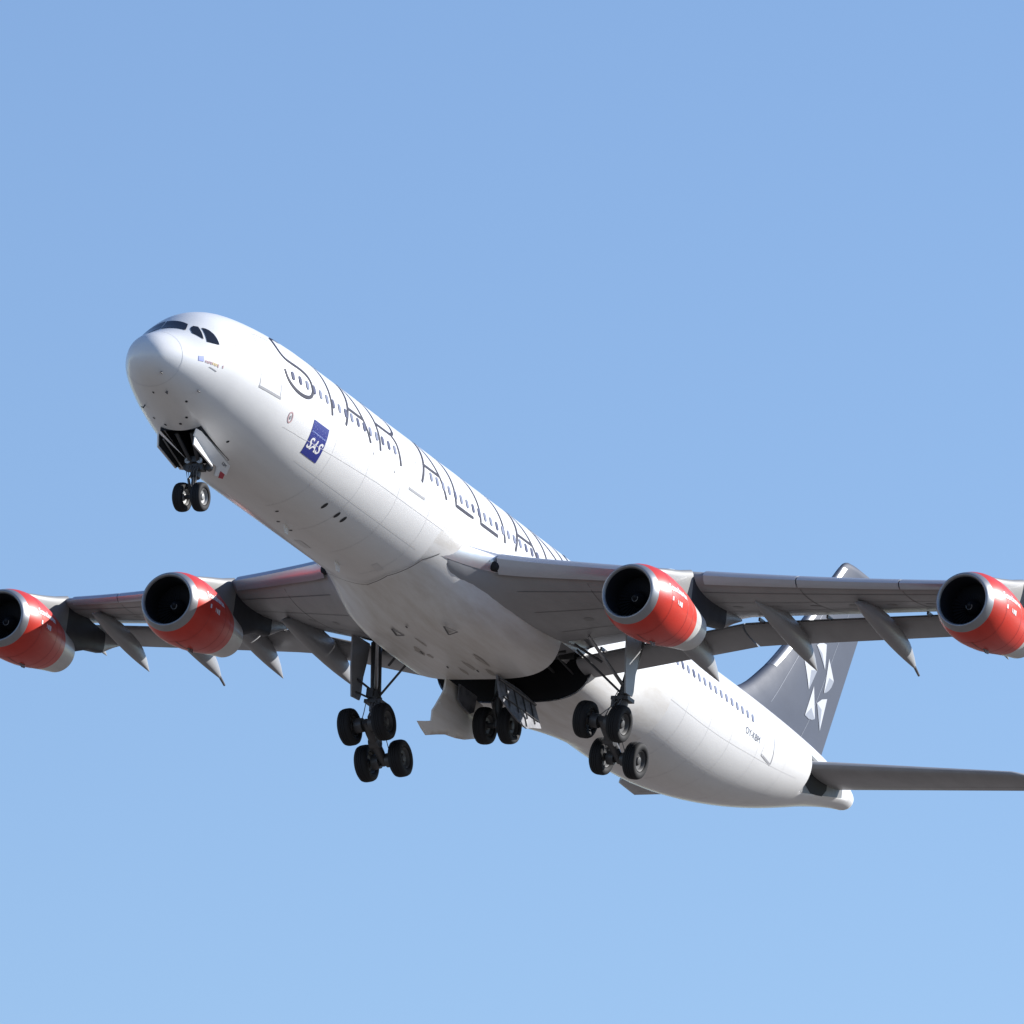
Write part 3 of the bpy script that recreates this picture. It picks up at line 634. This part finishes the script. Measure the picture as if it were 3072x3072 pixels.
# ------------------------------------------------------------------ landing gear
def wheel(c, ax, r, w_, parent, hub="rim"):
    c = Vector(c); ax = Vector(ax).normalized(); h = w_ / 2
    pr = [(-h * .62, r * .56), (-h * .90, r * .62), (-h, r * .74), (-h * .97, r * .86), (-h * .82, r * .945), (-h * .55, r * .985), (-h * .36, r * .996), (-h * .33, r * .972), (-h * .28, r * .972), (-h * .25, r), (-h * .04, r), (-h * .02, r * .974), (h * .02, r * .974), (h * .04, r), (h * .25, r), (h * .28, r * .972), (h * .33, r * .972), (h * .36, r * .996), (h * .55, r * .985), (h * .82, r * .945), (h * .97, r * .86), (h, r * .74), (h * .90, r * .62), (h * .62, r * .56)]
    MB().lathe(pr, c, ax, 40).done("tyre", "tyre", parent, True, 60)
    rim = MB()
    for sg in (-1, 1):
        rim.lathe([(sg * h * .64, r * .57), (sg * h * .80, r * .55), (sg * h * .70, r * .50), (sg * h * .40, r * .42), (sg * h * .34, r * .26), (sg * h * .60, r * .20), (sg * h * .66, r * .13), (sg * h * .66, .005)], c, ax, 28)
    rim.done("wheel_rim", hub, parent, True, 40)
def main_gear(s):
    px, py, pz, tilt, cant = 33.1456, 4.857, -5.2151, -.4702, -.1348
    B = Vector((px, s * py, pz)); top = Vector((33.45, s * 5.45, -1.2))
    up = (top - B).normalized()
    g_ = MB().tube([top, B + up * 1.75], .21, 16).tube([B + up * 1.8, B + up * 1.3], .25, 16).done("main_gear", "strut", root)
    MB().tube([B + up * 1.4, B], .135, 14).done("oleo_piston", "metal", g_)
    fw = Vector((cos(tilt), 0, sin(tilt))); axl = Vector((0, cos(cant), s * sin(cant)))
    MB().tube([B - fw * 1.15, B - fw * .5, B + fw * .5, B + fw * 1.15], [.15, .19, .19, .15], 14).tube([B - axl * .2, B + axl * .2], .22, 14).done("bogie_beam", "strut", g_)
    for k in (-1, 1):
        A_ = B + fw * .99 * k
        MB().tube([A_ - axl * .70, A_ + axl * .70], .11, 12).done("axle", "strut", g_)
        for o in (-1, 1):
            wheel(A_ + axl * (o * .70), axl, .71, .52, g_, "rim_dark")
            MB().lathe([(o * .14, .27), (o * .42, .29), (o * .46, .2)], A_, axl, 24, True, True).done("brake_pack", "strut", g_)
        MB().tube([B + up * .9 + axl * .12 * k, A_ + up * .22 + axl * .12 * k], .035, 8).done("brake_rod", "strut", g_)
    # torque links, pitch trimmer, hoses
    q = B + up * .75 - fw * .0 + Vector((-.62, 0, .1))
    MB().tube([B + up * 1.45 + Vector((-.15, 0, 0)), q], .055, 8).tube([q, B + up * .15 + Vector((-.15, 0, 0))], .055, 8).done("torque_link", "metal", g_)
    MB().tube([B + up * 1.5 + Vector((.18, 0, 0)), B + up * .6 + Vector((.42, s * .1, 0)), B + fw * .75 + Vector((0, 0, .18))], .05, 8).done("pitch_trimmer", "strut", g_)
    hs = MB()
    for k in range(6):
        a0 = B + up * (1.5 + .08 * k) + axl * (.14 * ((k % 3) - 1)) + Vector((-.26, 0, 0)); a1 = B + fw * (-.9 if k % 2 else .8) + axl * (.28 * ((k % 3) - 1)) + Vector((0, 0, .2))
        m_ = (a0 + a1) / 2 + Vector((-.16 + .05 * k, s * .04 * (k - 3), -.10)); hs.tube([a0, a0.lerp(m_, .6) + Vector((-.06, 0, 0)), m_, m_.lerp(a1, .6), a1], .018, 6)
    hs.done("hydraulic_hoses", "dgrey", g_)
    MB().box(B + up * 1.62, (.62, .70, .14), None).box(B + up * 1.95 + Vector((-.2, s * .12, 0)), (.22, .28, .36)).box(B + up * 1.40 + Vector((-.22, -s * .2, 0)), (.16, .16, .3)).done("manifold_block", "strut", g_, False)
    # side stay and drag brace up to the wing
    MB().tube([Vector((31.3, s * 4.35, -1.75)), B + up * 2.05], [.06, .075], 10).done("side_stay", "metal", g_)
    MB().tube([Vector((32.6, s * 3.3, -1.85)), B + up * 1.9 + Vector((0, -s * .15, 0))], .045, 10).tube([Vector((31.9, s * 3.5, -1.85)), Vector((32.6, s * 4.4, -2.35))], .05, 10).done("lock_stay", "strut", g_)
    # leg door on the outboard side
    pl = [(31.75, -1.35), (33.20, -1.30), (33.15, -2.0), (32.98, -2.70), (32.98, -3.42), (32.90, -3.62), (32.25, -3.66), (32.15, -3.3), (31.95, -2.6)]
    MB().slab([Vector((x, s * (5.62 - .03 * (x - 32)), z)) for x, z in pl], (0, s * .06, 0)).done("leg_door", "grey", g_, False)
    MB().tube([Vector((32.5, s * 5.6, -2.9)), B + up * 2.0], .045, 8).tube([Vector((32.5, s * 5.6, -3.4)), B + up * 1.7], .04, 8).done("door_link", "strut", g_)
    return g_
for s in (-1, 1): main_gear(s)

# centre gear
B = Vector((33.38, 0, -4.53))
cg = MB().tube([(33.0, 0, -1.6), (33.38, 0, -4.3)], .17, 14).tube([(33.38, 0, -4.6), (33.3, 0, -3.6)], .12, 12).done("centre_gear", "strut", root)
MB().tube([B - Vector((0, .52, 0)), B + Vector((0, .52, 0))], .10, 12).done("axle", "strut", cg)
for o in (-1, 1): wheel(B + Vector((0, .5 * o, 0)), (0, 1, 0), .71, .50, cg, "rim_dark")
MB().tube([(34.3, 0, -2.6), (33.4, 0, -3.8)], .09, 10).done("drag_brace", "strut", cg)
MB().tube([(33.1, 0, -3.3), (32.75, 0, -3.8), (33.2, 0, -4.3)], .06, 8).done("torque_link", "strut", cg)

# nose gear
B = Vector((6.62, 0, -4.17))
ng = MB().tube([(7.0, 0, -1.5), (6.70, 0, -3.35)], .15, 14).tube([(6.74, 0, -3.2), (6.70, 0, -3.42)], .19, 14).tube([(6.7, 0, -3.3), (6.62, 0, -4.17)], .095, 12).done("nose_gear", "strut", root)
MB().tube([B - Vector((0, .36, 0)), B + Vector((0, .36, 0))], .08, 12).done("axle", "strut", ng)
for o in (-1, 1): wheel(B + Vector((0, .36 * o, 0)), (0, 1, 0), .53, .38, ng)
MB().tube([(6.6, 0, -3.2), (6.25, 0, -3.62), (6.55, 0, -4.05)], .05, 8).done("torque_link", "strut", ng)
MB().tube([(5.45, .3, -2.15), (6.70, .12, -3.0)], .07, 10).tube([(5.45, -.3, -2.15), (6.70, -.12, -3.0)], .07, 10).done("drag_brace", "strut", ng)
MB().box((6.72, 0, -3.05), (.34, .66, .22)).box((6.55, .0, -2.8), (.2, .5, .2)).tube([(6.75, -.42, -3.0), (6.95, -.42, -3.0)], .13, 12).tube([(6.75, .42, -3.0), (6.95, .42, -3.0)], .13, 12).done("steering_block", "strut", ng)
for o in (-1, 1): MB().lathe([(0, .02), (.0, .11), (.12, .09), (.2, .03)], (6.42, o * .24, -2.86), (1, 0, .1), 16, False, True).done("taxi_light", "metal", ng)
hs = MB()
for k in range(5): hs.tube([(6.8, -.16 + .08 * k, -2.6), (6.40 - .05 * (k % 2), -.2 + .1 * k, -3.3), (6.58, -.12 + .06 * k, -3.95)], .016, 6)
hs.done("hydraulic_hoses", "dgrey", ng)

# ------------------------------------------------------------------ open gear doors
# nose: port pair and starboard pair
NDOOR = ((4.85, -2.22), (5.01, -2.43), (7.04, -2.81), (7.32, -2.81), (7.61, -3.07), (7.95, -2.97), (8.13, -2.86), (7.95, -2.60), (7.39, -2.52), (6.14, -2.34), (5.18, -2.21))
NBADGE = ((7.85, -3.06), (8.12, -3.02), (8.03, -2.88), (7.68, -2.86))
def ndoor(x, z, o=0): return Vector((x, -.86 + .8 * (-2.25 - z) - .06 * (x - 6) - o, z))
d = MB().slab([ndoor(x, z) for x, z in NDOOR], (0, .05, .03)).done("nose_gear_door", "white", root, False)
d["label"] = "nose gear door on the port side with a registration and red badge"
MB().slab([ndoor(NDOOR[1][0] + .02, NDOOR[1][1], .01), (4.42, -.985, -2.93), (6.10, -.97, -3.22), ndoor(NDOOR[2][0] - .03, NDOOR[2][1], .01)], (.02, .05, -.02)).done("door_flange", "white", d, False)
v, f = text2d("KBM", .21, 0, .8); L = max(p[0] for p in v)
MB().add([ndoor(7.43 + p[0] * 1.0, -2.68 + p[1] * .6 - p[0] * .12, .008) for p in v], f).done("door_lettering", "ink", d, False)
MB().add([ndoor(x, z, .008) for x, z in NBADGE], [(0, 1, 2, 3)]).done("door_badge", "badge", d, False)
d = MB().slab([Vector((x, .80, z)) for x, z in ((5.05, -2.25), (5.15, -2.75), (6.72, -3.05), (6.85, -2.92), (7.1, -2.98), (7.55, -2.85), (7.7, -2.5))], (0, .05, 0)).done("nose_gear_door", "white", root, False)
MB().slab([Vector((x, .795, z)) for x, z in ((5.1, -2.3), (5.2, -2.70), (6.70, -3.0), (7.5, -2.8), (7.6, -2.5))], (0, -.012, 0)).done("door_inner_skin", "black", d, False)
MB().tube([(5.3, .72, -2.42), (7.1, .72, -2.95)], .03, 6).done("door_stiffener", "metal", d)
# main bay doors either side of the keel
st = [(30.95, -3.40), (30.85, -3.90), (30.60, -4.35), (30.45, -4.80), (30.75, -5.12), (30.35, -5.25), (29.9, -5.38), (30.95, -5.62), (31.6, -5.40), (32.2, -5.22), (33.0, -5.12), (33.6, -5.0), (34.3, -4.75), (34.9, -4.40), (34.55, -3.9), (34.3, -3.45)]
def stp(x, z, o=0): k = (-3.4 - z); return Vector((x, 1.12 + .24 * k - .07 * sin(pi * min(1, k / 2.1)) * 3 + o, z))
mb = MB(); fill_mesh(mb, [st], lambda x, z: stp(x, z), .35); nv = len(mb.v)
mb.add([p + Vector((0, .07, 0)) for p in list(mb.v)], [tuple(reversed(q)) for q in list(mb.f)])
def rim_faces(mb, loop, fn, off):
    pts = []
    for a, b_ in zip(loop, loop[1:] + loop[:1]):
        k = max(1, int(math.dist(a, b_) / .15)); pts += [(lerp(a[0], b_[0], i / k), lerp(a[1], b_[1], i / k)) for i in range(k)]
    v = [];
    for p in pts: v += [fn(*p), fn(*p) + Vector(off)]
    n_ = len(pts); mb.add(v, [(2 * i, 2 * i + 1, (2 * i + 3) % (2 * n_), (2 * i + 2) % (2 * n_)) for i in range(n_)])
rim_faces(mb, st, stp, (0, .07, 0))
sd = mb.done("main_gear_door", "belly", root, True, 30); sd["label"] = "main gear door on the starboard side showing its smooth outer skin"
pt = [(30.6, -3.40), (30.55, -4.30), (31.3, -4.62), (32.0, -4.78), (32.75, -4.86), (33.3, -4.66), (33.9, -4.50), (34.25, -4.40), (34.0, -3.45), (32.6, -3.34)]
def ptp(x, z): return Vector((x, -1.12 - .30 * (-3.4 - z), z))
mb = MB().slab([ptp(*q) for q in pt], (0, .07, 0)); pd = mb.done("main_gear_door", "gdoor", root, False); pd["label"] = "main gear door on the port side showing its bare metal inside"
rb = MB()
for x in (31.2, 32.0, 32.8, 33.5): rb.tube([ptp(x, -3.5) + Vector((0, -.03, 0)), ptp(x + .12, -4.42) + Vector((0, -.03, 0))], .025, 6)
rb.tube([ptp(30.7, -3.55) + Vector((0, -.03, 0)), ptp(34.0, -3.55) + Vector((0, -.03, 0))], .05, 8).tube([ptp(30.8, -4.2) + Vector((0, -.03, 0)), ptp(34.0, -4.2) + Vector((0, -.03, 0))], .025, 6)
rb.done("door_rib", "strut", pd)
MB().tube([ptp(32.2, -4.3) + Vector((0, -.1, 0)), ptp(32.35, -4.6) + Vector((0, -.16, 0)), ptp(32.5, -4.85) + Vector((0, -.1, 0))], .04, 8).done("door_hook", "rim", pd)
# centre gear doors
for s, pl in ((1, [(31.7, -3.40), (31.75, -4.0), (32.2, -4.15), (32.9, -4.2), (33.2, -4.05), (33.3, -3.4)]), (-1, [(31.9, -3.40), (31.95, -3.9), (33.0, -4.0), (33.3, -3.4)])):
    MB().slab([Vector((x, s * .92, z)) for x, z in pl], (0, s * .05, 0)).done("centre_gear_door", "gdoor", root, False)
